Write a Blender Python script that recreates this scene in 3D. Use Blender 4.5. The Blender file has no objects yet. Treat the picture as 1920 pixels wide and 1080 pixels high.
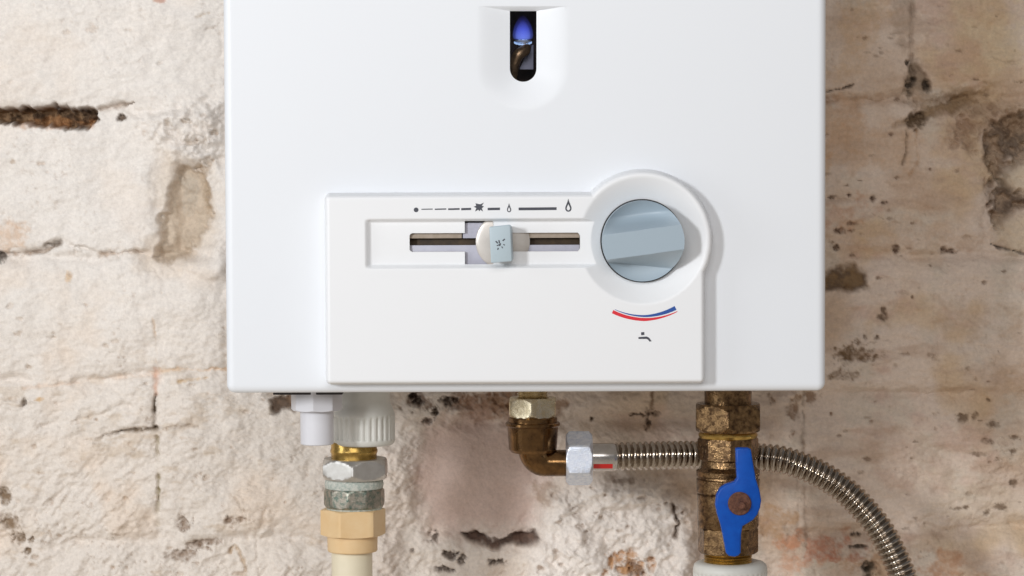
import bpy, bmesh, math
import numpy as np
from mathutils import Vector, Matrix

scene = bpy.context.scene
COL = scene.collection
R = math.radians

# ------------------------------------------------------------------ camera
DIST, FRAME_W = 1.6, 0.60            # camera to heater front (m), field width there (m)
PITCH, ROLL = R(2.8), R(0.22)
cam_loc = np.array([0.0, -DIST * math.cos(PITCH), DIST * math.sin(PITCH)])
fwd = np.array([0.0, math.cos(PITCH), -math.sin(PITCH)])
rg0 = np.array([1.0, 0.0, 0.0]); up0 = np.array([0.0, math.sin(PITCH), math.cos(PITCH)])
rgt = rg0 * math.cos(ROLL) - up0 * math.sin(ROLL)
upv = up0 * math.cos(ROLL) + rg0 * math.sin(ROLL)
cd = bpy.data.cameras.new('camera'); cam = bpy.data.objects.new('camera', cd); COL.objects.link(cam)
cd.sensor_width = 36; cd.lens = 36 * DIST / FRAME_W; cd.clip_start = 0.05; cd.clip_end = 50
M = Matrix([[rgt[i], upv[i], -fwd[i], cam_loc[i]] for i in range(3)] + [[0, 0, 0, 1]])
cam.matrix_world = M
scene.camera = cam

# ------------------------------------------------------------------ world and lamps
w = bpy.data.worlds.new('World'); scene.world = w; w.use_nodes = True
_nt = w.node_tree; _bg = _nt.nodes['Background']
# a plain room: pale floor lit from above, dimmer towards the ceiling
_tc = _nt.nodes.new('ShaderNodeTexCoord'); _sx = _nt.nodes.new('ShaderNodeSeparateXYZ'); _rp = _nt.nodes.new('ShaderNodeValToRGB')
_mr = _nt.nodes.new('ShaderNodeMapRange'); _mr.inputs['From Min'].default_value = -1; _mr.inputs['From Max'].default_value = 1
_nt.links.new(_tc.outputs['Generated'], _sx.inputs[0]); _nt.links.new(_sx.outputs['Z'], _mr.inputs['Value']); _nt.links.new(_mr.outputs['Result'], _rp.inputs['Fac'])
_e = _rp.color_ramp.elements; _e[0].position = 0.15; _e[0].color = (0.50, 0.44, 0.37, 1); _e[1].position = 0.75; _e[1].color = (0.16, 0.16, 0.165, 1)
_k = _rp.color_ramp.elements.new(0.48); _k.color = (0.25, 0.235, 0.225, 1)
_nt.links.new(_rp.outputs['Color'], _bg.inputs['Color']); _bg.inputs['Strength'].default_value = 1.0

def area(name, loc, target, size, power, color, sy=None):
    ld = bpy.data.lights.new(name, 'AREA'); ld.energy = power; ld.color = color
    ld.shape = 'RECTANGLE'; ld.size = size; ld.size_y = sy or size
    o = bpy.data.objects.new(name, ld); COL.objects.link(o); o.location = loc
    o.rotation_euler = (Vector(target) - Vector(loc)).to_track_quat('-Z', 'Y').to_euler()
    return o
area('key_softbox', (-1.02, -1.55, 0.36), (0, 0.05, 0), 0.20, 17.2, (0.955, 0.98, 1.0), 0.30)
area('fill_softbox', (0.0, -2.1, 0.88), (0.05, 0, -0.05), 1.3, 16.0, (1.0, 0.98, 0.965), 0.8)
area('side_glint_lamp', (-2.5, -1.15, 0.25), (0, 0, 0), 0.9, 12.0, (0.93, 0.97, 1.0), 1.5)  # added lamp, unseen: brightens the nut's left face and casing edge

vs = scene.view_settings
vs.view_transform = 'Standard'; vs.look = 'None'; vs.exposure = 0.0; vs.gamma = 1.0; vs.use_curve_mapping = False
scene.render.engine = 'CYCLES'

# ------------------------------------------------------------------ helpers
K = FRAME_W / DIST / 1920.0
def W(px, py, Y=0.0):
    d = fwd + rgt * (px - 960) * K + upv * (540 - py) * K
    t = (Y - cam_loc[1]) / d[1]
    return cam_loc + d * t
def S(Y=0.0):                        # metres per photo pixel at depth Y
    return K * (DIST + Y)

def link(o, parent):
    COL.objects.link(o)
    if parent is not None:
        o.parent = parent
        o.matrix_parent_inverse = parent.matrix_world.inverted()
    return o
def tag(o, label=None, cat=None, group=None, kind=None):
    if label: o['label'] = label
    if cat: o['category'] = cat
    if group: o['group'] = group
    if kind: o['kind'] = kind
    return o
def empty(name, loc):
    o = bpy.data.objects.new(name, None); o.empty_display_size = 0.02
    o.location = Vector(loc); o.matrix_world = Matrix.Translation(Vector(loc))
    COL.objects.link(o); return o
def mesh(name, verts, faces, mat, parent=None, angle=35, fix=True):
    me = bpy.data.meshes.new(name)
    me.from_pydata([tuple(v) for v in verts], [], [tuple(f) for f in faces])
    if fix:
        bm = bmesh.new(); bm.from_mesh(me)
        bmesh.ops.recalc_face_normals(bm, faces=bm.faces); bm.to_mesh(me); bm.free()
    me.polygons.foreach_set('use_smooth', [True] * len(me.polygons))
    me.set_sharp_from_angle(angle=R(angle))
    me.materials.append(mat)
    return link(bpy.data.objects.new(name, me), parent)

def bridge(n, rings, close0=True, close1=True):
    f = []
    for k in range(rings - 1):
        for i in range(n):
            j = (i + 1) % n
            f.append((k*n+i, k*n+j, (k+1)*n+j, (k+1)*n+i))
    if close0: f.append(tuple(range(n-1, -1, -1)))
    if close1: f.append(tuple((rings-1)*n+i for i in range(n)))
    return f

def turned(name, o, axis, stations, mat, parent=None, n=96, rot=0.0, angle=28, ref=(0, -1, 0)):
    """stations: (s, radius) or (s, fn(theta)->radius); lathe-like solid with free cross-sections.
    theta = 0 looks along ref (towards the camera)."""
    a = np.array(axis, float); a /= np.linalg.norm(a)
    e1 = np.array(ref, float); e1 -= a * e1.dot(a); e1 /= np.linalg.norm(e1)
    e2 = np.cross(a, e1); o = np.array(o, float)
    V = []
    for s, r in stations:
        for i in range(n):
            th = 2 * math.pi * i / n
            rr = r(th - rot) if callable(r) else r
            V.append(o + a * s + (e1 * math.cos(th) + e2 * math.sin(th)) * rr)
    return mesh(name, V, bridge(n, len(stations)), mat, parent, angle)
def ngon(inr, sides, rc=9.0):
    def f(th):
        q = 2 * math.pi / sides
        t = (th + q / 2) % q - q / 2
        return min(inr / math.cos(t), rc)
    return f
def nut(name, o, axis, s0, s1, inr, sides, mat, parent=None, rot=0.0, ch=0.12, n=None):
    n = n or (96 if sides in (6, 8) else 120)
    rc = inr / math.cos(math.pi / sides); L = s1 - s0; c = abs(L) * ch; sg = 1 if L > 0 else -1
    st = [(s0, inr * 0.97)]
    for k in range(0, 5):
        t = k / 4; st.append((s0 + sg * c * t, ngon(inr, sides, inr * 0.985 + (rc - inr * 0.985) * t)))
    for k in range(4, -1, -1):
        t = k / 4; st.append((s1 - sg * c * t, ngon(inr, sides, inr * 0.985 + (rc - inr * 0.985) * t)))
    st.append((s1, inr * 0.97))
    return turned(name, o, axis, st, mat, parent, n, rot, 20)
def box(name, x0, x1, y0, y1, z0, z1, mat, parent=None, bev=0.0004):
    bm = bmesh.new(); bmesh.ops.create_cube(bm, size=1)
    for v in bm.verts:
        v.co = Vector(((x0+x1)/2 + v.co.x*(x1-x0), (y0+y1)/2 + v.co.y*(y1-y0), (z0+z1)/2 + v.co.z*(z1-z0)))
    if bev: bmesh.ops.bevel(bm, geom=bm.edges[:], offset=bev, segments=2, profile=0.5, affect='EDGES')
    me = bpy.data.meshes.new(name); bm.to_mesh(me); bm.free()
    me.polygons.foreach_set('use_smooth', [True]*len(me.polygons)); me.set_sharp_from_angle(angle=R(35))
    me.materials.append(mat); return link(bpy.data.objects.new(name, me), parent)
def prism(name, pts, Y0, Y1, mat, parent=None, bev=0.0, seg=2, dist=None):
    """pts: photo-pixel outline, solid from depth Y0 (front) to Y1 (back)."""
    bm = bmesh.new(); Yr = Y0 if dist is None else dist
    vf = []; 
    for (x, y) in pts:
        p = W(x, y, Yr); vf.append(bm.verts.new((p[0], Y0, p[2])))
    f = bm.faces.new(vf)
    r = bmesh.ops.extrude_face_region(bm, geom=[f])
    for v in [g for g in r['geom'] if isinstance(g, bmesh.types.BMVert)]: v.co.y = Y1
    bmesh.ops.recalc_face_normals(bm, faces=bm.faces)
    if bev:
        ed = [e for e in bm.edges if all(abs(v.co.y - Y0) < 1e-7 for v in e.verts)]
        bmesh.ops.bevel(bm, geom=ed, offset=bev, segments=seg, profile=0.5, affect='EDGES', clamp_overlap=True)
    me = bpy.data.meshes.new(name); bm.to_mesh(me); bm.free()
    me.polygons.foreach_set('use_smooth', [True]*len(me.polygons)); me.set_sharp_from_angle(angle=R(40))
    me.materials.append(mat); return link(bpy.data.objects.new(name, me), parent)
def catmull(P, per=24):
    P = [np.array(p, float) for p in P]; P = [2*P[0]-P[1]] + P + [2*P[-1]-P[-2]]; out = []
    for i in range(1, len(P)-2):
        for k in range(per):
            t = k/per; a, b, c, d = P[i-1:i+3]
            out.append(0.5*((2*b)+(-a+c)*t+(2*a-5*b+4*c-d)*t*t+(-a+3*b-3*c+d)*t**3))
    out.append(P[-2]); return np.array(out)
def sweep(name, path, rad, mat, parent=None, n=28, angle=50):
    """rad(s) gives the radius at arc length s; path is an (m,3) array."""
    d = np.linalg.norm(np.diff(path, axis=0), axis=1); s = np.concatenate([[0], np.cumsum(d)])
    T = np.gradient(path, axis=0); T /= np.linalg.norm(T, axis=1)[:, None]
    V = []; e1 = np.array([0, -1.0, 0])
    for i, p in enumerate(path):
        e1 = e1 - T[i]*e1.dot(T[i]); e1 /= np.linalg.norm(e1); e2 = np.cross(T[i], e1); r = rad(s[i])
        for k in range(n):
            th = 2*math.pi*k/n; V.append(p + (e1*math.cos(th)+e2*math.sin(th))*r)
    return mesh(name, V, bridge(n, len(path)), mat, parent, angle)
def resample(path, step):
    d = np.linalg.norm(np.diff(path, axis=0), axis=1); s = np.concatenate([[0], np.cumsum(d)])
    q = np.arange(0, s[-1], step); return np.stack([np.interp(q, s, path[:, k]) for k in range(3)], 1)

# ------------------------------------------------------------------ materials
def mat(name, color, rough=0.5, metal=0.0, var=0.0, scale=200, color2=None, bump=0.0, bscale=900, rvar=0.0,
        coat=0.0, spec=0.5, detail=4, lo=0.35, hi=0.65, sss=0.0):
    m = bpy.data.materials.new(name); m.use_nodes = True
    nt = m.node_tree; b = nt.nodes['Principled BSDF']; L = nt.links
    b.inputs['Base Color'].default_value = (*color, 1); b.inputs['Roughness'].default_value = rough
    b.inputs['Metallic'].default_value = metal; b.inputs['Coat Weight'].default_value = coat
    b.inputs['Specular IOR Level'].default_value = spec
    if sss:
        b.inputs['Subsurface Weight'].default_value = sss; b.inputs['Subsurface Radius'].default_value = (0.003, 0.002, 0.0015)
        b.inputs['Subsurface Scale'].default_value = 1.0
    g = nt.nodes.new('ShaderNodeNewGeometry')
    if color2 is not None or rvar:
        n = nt.nodes.new('ShaderNodeTexNoise'); n.inputs['Scale'].default_value = scale
        n.inputs['Detail'].default_value = detail; n.inputs['Roughness'].default_value = 0.65
        L.new(g.outputs['Position'], n.inputs['Vector'])
        if color2 is not None:
            rp = nt.nodes.new('ShaderNodeValToRGB'); e = rp.color_ramp.elements
            e[0].position = lo; e[0].color = (*color, 1); e[1].position = hi; e[1].color = (*color2, 1)
            L.new(n.outputs['Fac'], rp.inputs['Fac']); L.new(rp.outputs['Color'], b.inputs['Base Color'])
        if rvar:
            mr = nt.nodes.new('ShaderNodeMapRange'); mr.inputs['From Min'].default_value = 0.3; mr.inputs['From Max'].default_value = 0.7
            mr.inputs['To Min'].default_value = max(0.02, rough-rvar); mr.inputs['To Max'].default_value = rough+rvar
            L.new(n.outputs['Fac'], mr.inputs['Value']); L.new(mr.outputs['Result'], b.inputs['Roughness'])
    if bump:
        n2 = nt.nodes.new('ShaderNodeTexNoise'); n2.inputs['Scale'].default_value = bscale; n2.inputs['Detail'].default_value = 3
        L.new(g.outputs['Position'], n2.inputs['Vector'])
        bp = nt.nodes.new('ShaderNodeBump'); bp.inputs['Strength'].default_value = bump; bp.inputs['Distance'].default_value = 0.0006
        L.new(n2.outputs['Fac'], bp.inputs['Height']); L.new(bp.outputs['Normal'], b.inputs['Normal'])
    return m
m_enamel = mat('white_enamel', (0.79, 0.813, 0.85), 0.42, coat=0.05, rvar=0.03, scale=60, bump=0.02, bscale=500)
m_panel = mat('white_plastic', (0.83, 0.838, 0.855), 0.42, bump=0.04, bscale=2500, rvar=0.03, scale=90)
m_print = mat('dark_print', (0.055, 0.058, 0.075), 0.5)
m_red = mat('red_print', (0.70, 0.015, 0.03), 0.5)
m_blueprint = mat('blue_print', (0.012, 0.075, 0.33), 0.5)
m_knob = mat('blue_grey_plastic', (0.355, 0.435, 0.50), 0.40, bump=0.05, bscale=3000, rvar=0.04, scale=300)
m_lever = mat('pale_blue_plastic', (0.44, 0.53, 0.58), 0.42, bump=0.05, bscale=3000)
m_gap = mat('black_gap', (0.012, 0.012, 0.014), 0.6)
m_disc = mat('ivory_disc', (0.60, 0.56, 0.52), 0.30, 0.25, color2=(0.66, 0.62, 0.58), scale=120)
m_lilac = mat('lilac_plate', (0.40, 0.40, 0.48), 0.4, color2=(0.46, 0.46, 0.54), scale=150)
m_tan = mat('tan_plate', (0.42, 0.35, 0.29), 0.5, color2=(0.34, 0.28, 0.22), scale=250)
m_void = mat('brown_void', (0.035, 0.02, 0.01), 0.7, color2=(0.075, 0.045, 0.02), scale=120)
m_cap = mat('lilac_white_plastic', (0.66, 0.66, 0.70), 0.38, bump=0.03, bscale=2000)
m_ppr = mat('grey_white_plastic', (0.64, 0.635, 0.59), 0.45, color2=(0.70, 0.69, 0.645), scale=80, bump=0.08, bscale=1800)
m_chrome = mat('worn_chrome', (0.66, 0.645, 0.62), 0.40, 1.0, color2=(0.58, 0.56, 0.53), scale=250)
m_brass = mat('yellow_brass', (0.62, 0.42, 0.13), 0.30, 1.0, color2=(0.40, 0.25, 0.07), scale=220, rvar=0.08, bump=0.08)
m_pale_brass = mat('pale_nickel_brass', (0.72, 0.64, 0.48), 0.26, 1.0, color2=(0.62, 0.52, 0.34), scale=250, rvar=0.08, bump=0.06)
m_bronze = mat('dark_brass', (0.26, 0.145, 0.06), 0.22, 1.0, color2=(0.075, 0.04, 0.02), scale=130, rvar=0.1, bump=0.1, lo=0.35, hi=0.7)
m_dirty = mat('tarnished_brass', (0.33, 0.205, 0.10), 0.27, 1.0, color2=(0.065, 0.036, 0.02), scale=300, rvar=0.12, bump=0.35, bscale=1500, detail=6)
m_verd = mat('verdigris_crust', (0.34, 0.40, 0.36), 0.75, 0.1, color2=(0.62, 0.62, 0.56), scale=500, bump=0.9, bscale=1600)
m_verdm = mat('greened_metal', (0.40, 0.36, 0.30), 0.36, 0.85, color2=(0.13, 0.19, 0.16), scale=330, bump=0.4, bscale=1500, lo=0.42, hi=0.66)
m_beige = mat('tan_plastic', (0.72, 0.49, 0.25), 0.45, color2=(0.76, 0.55, 0.31), scale=60, bump=0.05, bscale=1800)
m_cream = mat('cream_plastic', (0.78, 0.70, 0.53), 0.38, color2=(0.74, 0.66, 0.49), scale=50, bump=0.03, bscale=1500)
m_steel = mat('corrugated_steel', (0.48, 0.43, 0.375), 0.14, 1.0, color2=(0.36, 0.30, 0.245), scale=300, rvar=0.05)
m_zinc = mat('galvanised_steel', (0.86, 0.90, 0.98), 0.42, 1.0, color2=(0.66, 0.72, 0.84), scale=420, rvar=0.1, bump=0.35, bscale=1400)
m_blue = mat('blue_paint', (0.002, 0.062, 0.36), 0.38, spec=0.25, color2=(0.003, 0.082, 0.43), scale=160, bump=0.12, bscale=900)
m_rust = mat('rusty_steel', (0.075, 0.028, 0.018), 0.6, 0.35, color2=(0.17, 0.07, 0.04), scale=500, bump=0.5, bscale=1500)
m_chamber = mat('sooty_steel', (0.035, 0.018, 0.015), 0.6, color2=(0.06, 0.03, 0.026), scale=200)
m_sheet = mat('grey_sheet', (0.36, 0.38, 0.52), 0.5, 0.2)
m_tube = mat('burnt_tube', (0.44, 0.30, 0.18), 0.32, 0.7, color2=(0.20, 0.13, 0.08), scale=250)

# ------------------------------------------------------------------ the wall: limewashed rubble stone
rng = np.random.default_rng(7)
STEP = 2.4
gx = np.arange(-260, 2185, STEP); gy = np.arange(-170, 1255, STEP)
PX, PY = np.meshgrid(gx, gy)
def vnoise(x, y, seed):
    r = np.random.default_rng(seed); T = r.random((256, 256))
    xi = np.floor(x).astype(int); yi = np.floor(y).astype(int); fx = x - xi; fy = y - yi
    fx = fx*fx*fx*(fx*(fx*6-15)+10); fy = fy*fy*fy*(fy*(fy*6-15)+10)
    a = T[yi % 256, xi % 256]; b = T[yi % 256, (xi+1) % 256]; c = T[(yi+1) % 256, xi % 256]; d = T[(yi+1) % 256, (xi+1) % 256]
    return ((a*(1-fx)+b*fx)*(1-fy) + (c*(1-fx)+d*fx)*fy) * 2 - 1
def fbm(scale, seed, octv=4, sx=1.0, sy=1.0, gain=0.5):
    s = 0; amp = 1; tot = 0
    ca, sa = math.cos(0.5), math.sin(0.5); x, y = PX/sx, PY/sy
    for k in range(octv):
        s = s + amp*vnoise(x/scale*2**k + 31.7*k + seed, y/scale*2**k + 17.3*k, seed*13+k); tot += amp; amp *= gain
        x, y = x*ca - y*sa, x*sa + y*ca
    return s/tot
def sstep(a, b, x):
    t = np.clip((x-a)/(b-a), 0, 1); return t*t*(3-2*t)
n_big = fbm(330, 1, 4); n_mid = fbm(110, 2, 4); n_sm = fbm(36, 3, 4); n_fine = fbm(11, 4, 3); n_col = fbm(190, 5, 5); n_col2 = fbm(70, 6, 5)
n_trowel = fbm(40, 8, 4, 2.6, 0.7); n_w1 = fbm(26, 9, 4); n_w2 = fbm(26, 10, 4); n_w3 = fbm(90, 11, 3); n_w4 = fbm(90, 12, 3)
n_pit = fbm(17, 14, 3); n_cav = fbm(22, 15, 4, gain=0.6)
WX = PX + 7*n_w1 + 9*n_w3; WY = PY + 7*n_w2 + 9*n_w4
def pdist(pts, X, Y):
    d = np.full(X.shape, 1e9)
    for (x0, y0), (x1, y1) in zip(pts[:-1], pts[1:]):
        dx, dy = x1-x0, y1-y0; L2 = dx*dx+dy*dy + 1e-9
        t = np.clip(((X-x0)*dx + (Y-y0)*dy)/L2, 0, 1); d = np.minimum(d, np.hypot(X-x0-t*dx, Y-y0-t*dy))
    return d
def psdf(pts, X, Y):
    d = pdist(list(pts)+[pts[0]], X, Y); ins = np.zeros(X.shape, bool)
    for (x0, y0), (x1, y1) in zip(pts, list(pts[1:])+[pts[0]]):
        c = ((y0 > Y) != (y1 > Y)) & (X < (x1-x0)*(Y-y0)/(y1-y0+1e-9) + x0); ins ^= c
    return np.where(ins, -d, d)
def window(pts, m):
    a = np.array(pts); i0 = max(0, int((a[:, 1].min()-m-gy[0])/STEP)); i1 = int((a[:, 1].max()+m-gy[0])/STEP)+1
    j0 = max(0, int((a[:, 0].min()-m-gx[0])/STEP)); j1 = int((a[:, 0].max()+m-gx[0])/STEP)+1
    return np.s_[i0:max(i1, 1), j0:max(j1, 1)]
def C(r, g, b):                                           # sRGB 0-255 -> linear
    return np.array([((c/255+0.055)/1.055)**2.4 if c > 10 else c/255/12.92 for c in (r, g, b)])
# relief in mm (towards the room), colour in linear albedo
H = 6.0*n_big + 4.2*n_mid + 1.0*n_sm
rough = 0.25 + 0.55*sstep(560, 900, PY + 60*n_col)*(1-sstep(1380, 1560, PX)) + 0.10*sstep(0.1, 0.5, n_col2)
H = H + rough*(0.55*n_fine + 1.0*n_sm) + 0.55*n_trowel
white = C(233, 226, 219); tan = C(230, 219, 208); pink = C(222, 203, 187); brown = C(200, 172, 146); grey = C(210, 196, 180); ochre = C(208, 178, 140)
def mixc(col, c, m): return col*(1-m[..., None]) + c*m[..., None]
ALB = np.broadcast_to(white, PX.shape+(3,)).copy()
ALB = mixc(ALB, tan, np.clip(sstep(380, 900, PY + 90*n_col)*0.8 + 0.12*sstep(0.0, 0.5, n_col2), 0, 1))
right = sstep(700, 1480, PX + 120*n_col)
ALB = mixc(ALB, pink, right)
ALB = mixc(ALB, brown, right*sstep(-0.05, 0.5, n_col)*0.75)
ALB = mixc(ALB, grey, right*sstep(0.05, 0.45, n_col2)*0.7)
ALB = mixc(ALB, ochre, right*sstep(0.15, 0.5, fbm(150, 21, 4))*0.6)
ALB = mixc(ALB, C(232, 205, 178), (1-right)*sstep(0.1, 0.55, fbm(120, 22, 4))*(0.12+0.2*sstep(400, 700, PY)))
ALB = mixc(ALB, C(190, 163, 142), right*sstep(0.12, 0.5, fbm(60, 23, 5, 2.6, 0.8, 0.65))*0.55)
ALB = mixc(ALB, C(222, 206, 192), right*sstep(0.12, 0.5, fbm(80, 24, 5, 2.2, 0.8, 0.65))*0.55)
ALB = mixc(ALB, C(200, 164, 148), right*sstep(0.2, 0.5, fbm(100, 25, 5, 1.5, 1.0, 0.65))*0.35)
ALB = mixc(ALB, C(208, 190, 170), (1-right)*sstep(0.22, 0.55, fbm(46, 26, 5, 1.8, 0.8, 0.7))*(0.06+0.6*sstep(450, 900, PY)))
# flaking limewash: thin broken layers with crisp little edges
def terrace(n, k, sharp=0.16):
    t = n*k; f = np.floor(t); return (f + sstep(0.5-sharp, 0.5+sharp, t-f))/k
lowleft = (0.35 + 0.65*sstep(430, 820, PY + 80*n_col))*(1-0.55*right)
H += 2.6*lowleft*terrace(fbm(70, 27, 5, 1.6, 0.8, 0.6), 5) + 1.6*lowleft*terrace(fbm(30, 28, 4, 1.5, 0.8, 0.6), 4)
H += 2.0*right*terrace(fbm(60, 29, 5, 2.0, 0.8, 0.6), 5) + 1.2*right*fbm(24, 31, 4, 2.0, 0.8, 0.6)
speck = fbm(9, 30, 3, gain=0.7); sm_ = sstep(0.34, 0.6, speck)*sstep(-0.1, 0.35, n_mid)
H -= 0.8*sm_*(0.3+lowleft); ALB = mixc(ALB, C(160, 132, 106), sm_*0.40*(0.25+0.75*lowleft))
cavm = np.zeros(PX.shape)
_sd = [100]
def lnoise(X, Y, scale, octv=4, gain=0.6):
    _sd[0] += 1; s = 0; tot = 0; amp = 1
    for k in range(octv):
        s = s + amp*vnoise(X/scale*2**k + 7.7*_sd[0], Y/scale*2**k + 3.3*_sd[0] + 11*k, _sd[0]*7+k); tot += amp; amp *= gain
    return s/tot
def cav(pts, depth, edge, col, ragged=1.0, lump=0.0, stain_shade=1.0, col2=None, mortar=True):
    g = window(pts, edge+40)
    X = PX[g]; Y = PY[g]
    X, Y = X + ragged*(22*lnoise(X, Y, 48) + 7*lnoise(X, Y, 12, 3)), Y + ragged*(16*lnoise(X, Y, 40) + 7*lnoise(X, Y, 12, 3))
    m = sstep(edge, -edge, psdf(pts, X, Y))
    H[g] = H[g] - depth*m + lump*m*n_cav[g]
    c = np.broadcast_to(col, X.shape+(3,))
    if col2 is not None: c = mixc(c.copy(), col2, sstep(-0.15, 0.25, n_cav[g]))
    ALB[g] = ALB[g]*(1-(m*stain_shade)[..., None]) + c*(m*stain_shade)[..., None]
    if mortar: cavm[g] = np.maximum(cavm[g], m)
def crack(pts, width, depth, col=None, stain_shade=0.8, ragged=0.6, broken=0.0, seed=0):
    g = window(pts, width*3+40); X = PX[g]; Y = PY[g]
    X2 = X + ragged*12*lnoise(X, Y, 45) + 3.5*lnoise(X, Y, 9, 3); Y2 = Y + ragged*12*lnoise(X, Y, 45) + 3.5*lnoise(X, Y, 9, 3)
    wv = width*np.clip(0.62 + 0.9*lnoise(X, Y, 30), 0.15, 1.5)
    m = np.exp(-(pdist(pts, X2, Y2)/wv)**2)*np.clip(0.75+0.9*lnoise(X, Y, 38), 0.12, 1)
    if broken: m = m*sstep(-broken, 0.25, n_col2[g]+0.6*n_sm[g])
    H[g] = H[g] - depth*m
    if col is not None:
        ms = np.clip(m*stain_shade*(1+0.5*lnoise(X, Y, 12)), 0, 1)[..., None]; ALB[g] = ALB[g]*(1-ms) + col*ms
def stain_shade(x, y, rx, ry, col, s=0.7, rag=0.6, depth=0.0, pit=False):  # ragged blotch: real stains, and in places shade put into the colour
    g = window([(x-rx*2, y-ry*2), (x+rx*2, y+ry*2)], 12); X = PX[g]; Y = PY[g]; sc = 1.1*math.sqrt(rx*ry) + 4
    nz = lnoise(X, Y, sc, 5, 0.7)
    d = np.hypot((X-x)/rx, (Y-y)/ry) + (0.7+1.1*rag)*nz
    m = sstep(1.15, 0.45, d)*np.clip(0.85+0.8*lnoise(X, Y, 8, 3), 0.25, 1)
    ALB[g] = ALB[g]*(1-(m*s)[..., None]) + col*(m*s)[..., None]; H[g] = H[g] - depth*m
def bump(pts, h, edge, ragged=1.0):
    g = window(pts, edge+40)
    m = sstep(edge, -edge, psdf(pts, PX[g]+ragged*10*n_w1[g], PY[g]+ragged*10*n_w2[g])); H[g] = H[g] + h*m
    return g, m
# which stone each face belongs to (joints wander with the warped coordinates)
X, Y = WX, WY
ids = np.zeros(X.shape, int)
def put(i, m): ids[m] = i
L = X < 420 + 250*(Y > 738); RR = X > 1450
put(1, L & (Y < 208)); put(2, L & (Y >= 208) & (Y < 478) & (X < 335)); put(3, L & (Y >= 208) & (Y < 478) & (X >= 335))
put(4, L & (Y >= 478) & (Y < 705)); put(5, L & (Y >= 705) & (Y < 1015) & (X < 293)); put(6, L & (Y >= 705) & (Y < 1015) & (X >= 293))
put(7, L & (Y >= 1015) & (X < 445)); put(8, L & (Y >= 1015) & (X >= 445))
Cc = (~L) & (~RR) & (Y > 690)
put(9, Cc & (Y < 795)); put(10, Cc & (Y >= 795) & (Y < 1008) & (X < 1010)); put(11, Cc & (Y >= 795) & (X >= 1010)); put(12, Cc & (Y >= 1008) & (X < 1010))
put(13, RR & (Y < 185) & (X < 1710)); put(14, RR & (Y < 185) & (X >= 1710)); put(15, RR & (Y >= 185) & (Y < 480) & (X < 1852)); put(16, RR & (Y >= 185) & (Y < 480) & (X >= 1852))
put(17, RR & (Y >= 480) & (Y < 740) & (X < 1760)); put(18, RR & (Y >= 480) & (Y < 740) & (X >= 1760)); put(19, RR & (Y >= 740) & (Y < 1000)); put(20, RR & (Y >= 1000))
# each stone sits a little proud, sunk or tilted; joints come and go under the limewash
off = np.zeros(PX.shape); _r = np.random.default_rng(3)
OFFS = [0, 2.0, 0.5, -3.5, 3.0, 0.5, 2.5, 0, 3, -3, -4, 0, -2, 1.5, -1.5, 2.0, -2, 0, 2.2, -1, 1.5]
for _i in range(1, 21):
    _m = ids == _i
    if _m.any():
        cx_, cy_ = PX[_m].mean(), PY[_m].mean(); tx, ty = _r.uniform(-1, 1, 2)*0.010
        off[_m] = OFFS[_i] + tx*(PX[_m]-cx_) + ty*(PY[_m]-cy_)
def blur(a, k, passes=3):
    for _ in range(passes):
        for axx in (0, 1):
            p = np.concatenate([np.repeat(np.take(a, [0], axx), k, axx), a, np.repeat(np.take(a, [-1], axx), k, axx)], axx)
            c = np.cumsum(p, axx); c = np.concatenate([np.zeros_like(np.take(c, [0], axx)), c], axx); n = a.shape[axx]; w_ = 2*k+1
            a = (np.take(c, np.arange(w_, w_+n), axx) - np.take(c, np.arange(0, n), axx))/w_
    return a
jm = np.zeros(PX.shape); dv = ids[1:] != ids[:-1]; jm[1:][dv] = 1; jm[:-1][dv] = 1; dh = ids[:, 1:] != ids[:, :-1]; jm[:, 1:][dh] = 1
jm = np.clip(blur(jm, 2)*3.2, 0, 1)
H += blur(off, 4)
jn = sstep(-0.3, 0.35, fbm(90, 41, 4)); H -= jm*3.4*jn*(1+0.6*n_sm) + 9.0*blur(jm, 6)*(0.35+0.65*jn)
H += blur(jm, 8)*2.2*n_sm
# chiselled, lumpy plaster low on the left: strokes running up to the right
def rot_noise(deg, sx, sy):
    c_, s_ = math.cos(R(deg)), math.sin(R(deg)); return lnoise((PX*c_+PY*s_)/sx, (-PX*s_+PY*c_)/sy, 1.0, 4, 0.6)
H += (1-0.75*right)*sstep(520, 860, PY + 90*n_col)*(0.35+1.0*sstep(-0.25, 0.4, n_col+0.6*n_mid))*(2.9*rot_noise(-52, 80, 32) + 1.1*rot_noise(-40, 28, 13))
H += (1-right)*sstep(520, 300, PY)*(0.9*rot_noise(-8, 90, 22))
soil = C(72, 54, 38); dk = C(96, 76, 56); md = C(140, 112, 84); org = C(190, 130, 78); shade = C(188, 170, 150)
# -- left side
crack([(-200, 222), (60, 215), (190, 205), (255, 190)], 13, 3, None)
cav([(-160, 200), (0, 197), (60, 199), (130, 200), (180, 205), (184, 218), (160, 236), (120, 238), (60, 230), (0, 222), (-160, 224)], 19, 5, C(158, 128, 98), 0.8, 13, 1.0, C(88, 68, 52))
stain_shade(120, 228, 60, 12, C(186, 132, 84), 0.5, 0.9)
stain_shade(25, 215, 26, 8, C(62, 46, 34), 0.8, 0.5)
crack([(188, 203), (255, 190)], 5, 4, md, 0.7, 0.3)
stain_shade(230, 218, 12, 7, dk, 0.9, 0.3, 5)
g, m = bump([(255, 215), (420, 180), (425, 320), (330, 300), (285, 260)], 2, 18)
H[g] += m*(6.5*n_sm[g] + 2.6*n_fine[g] + 5*n_mid[g])
for (x, y, rx, ry) in ((372, 262, 26, 10), (350, 225, 8, 4), (405, 248, 9, 6), (390, 300, 14, 6), (318, 230, 6, 10)): stain_shade(x, y, rx, ry, shade, 0.55, 0.8, 3)
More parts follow.
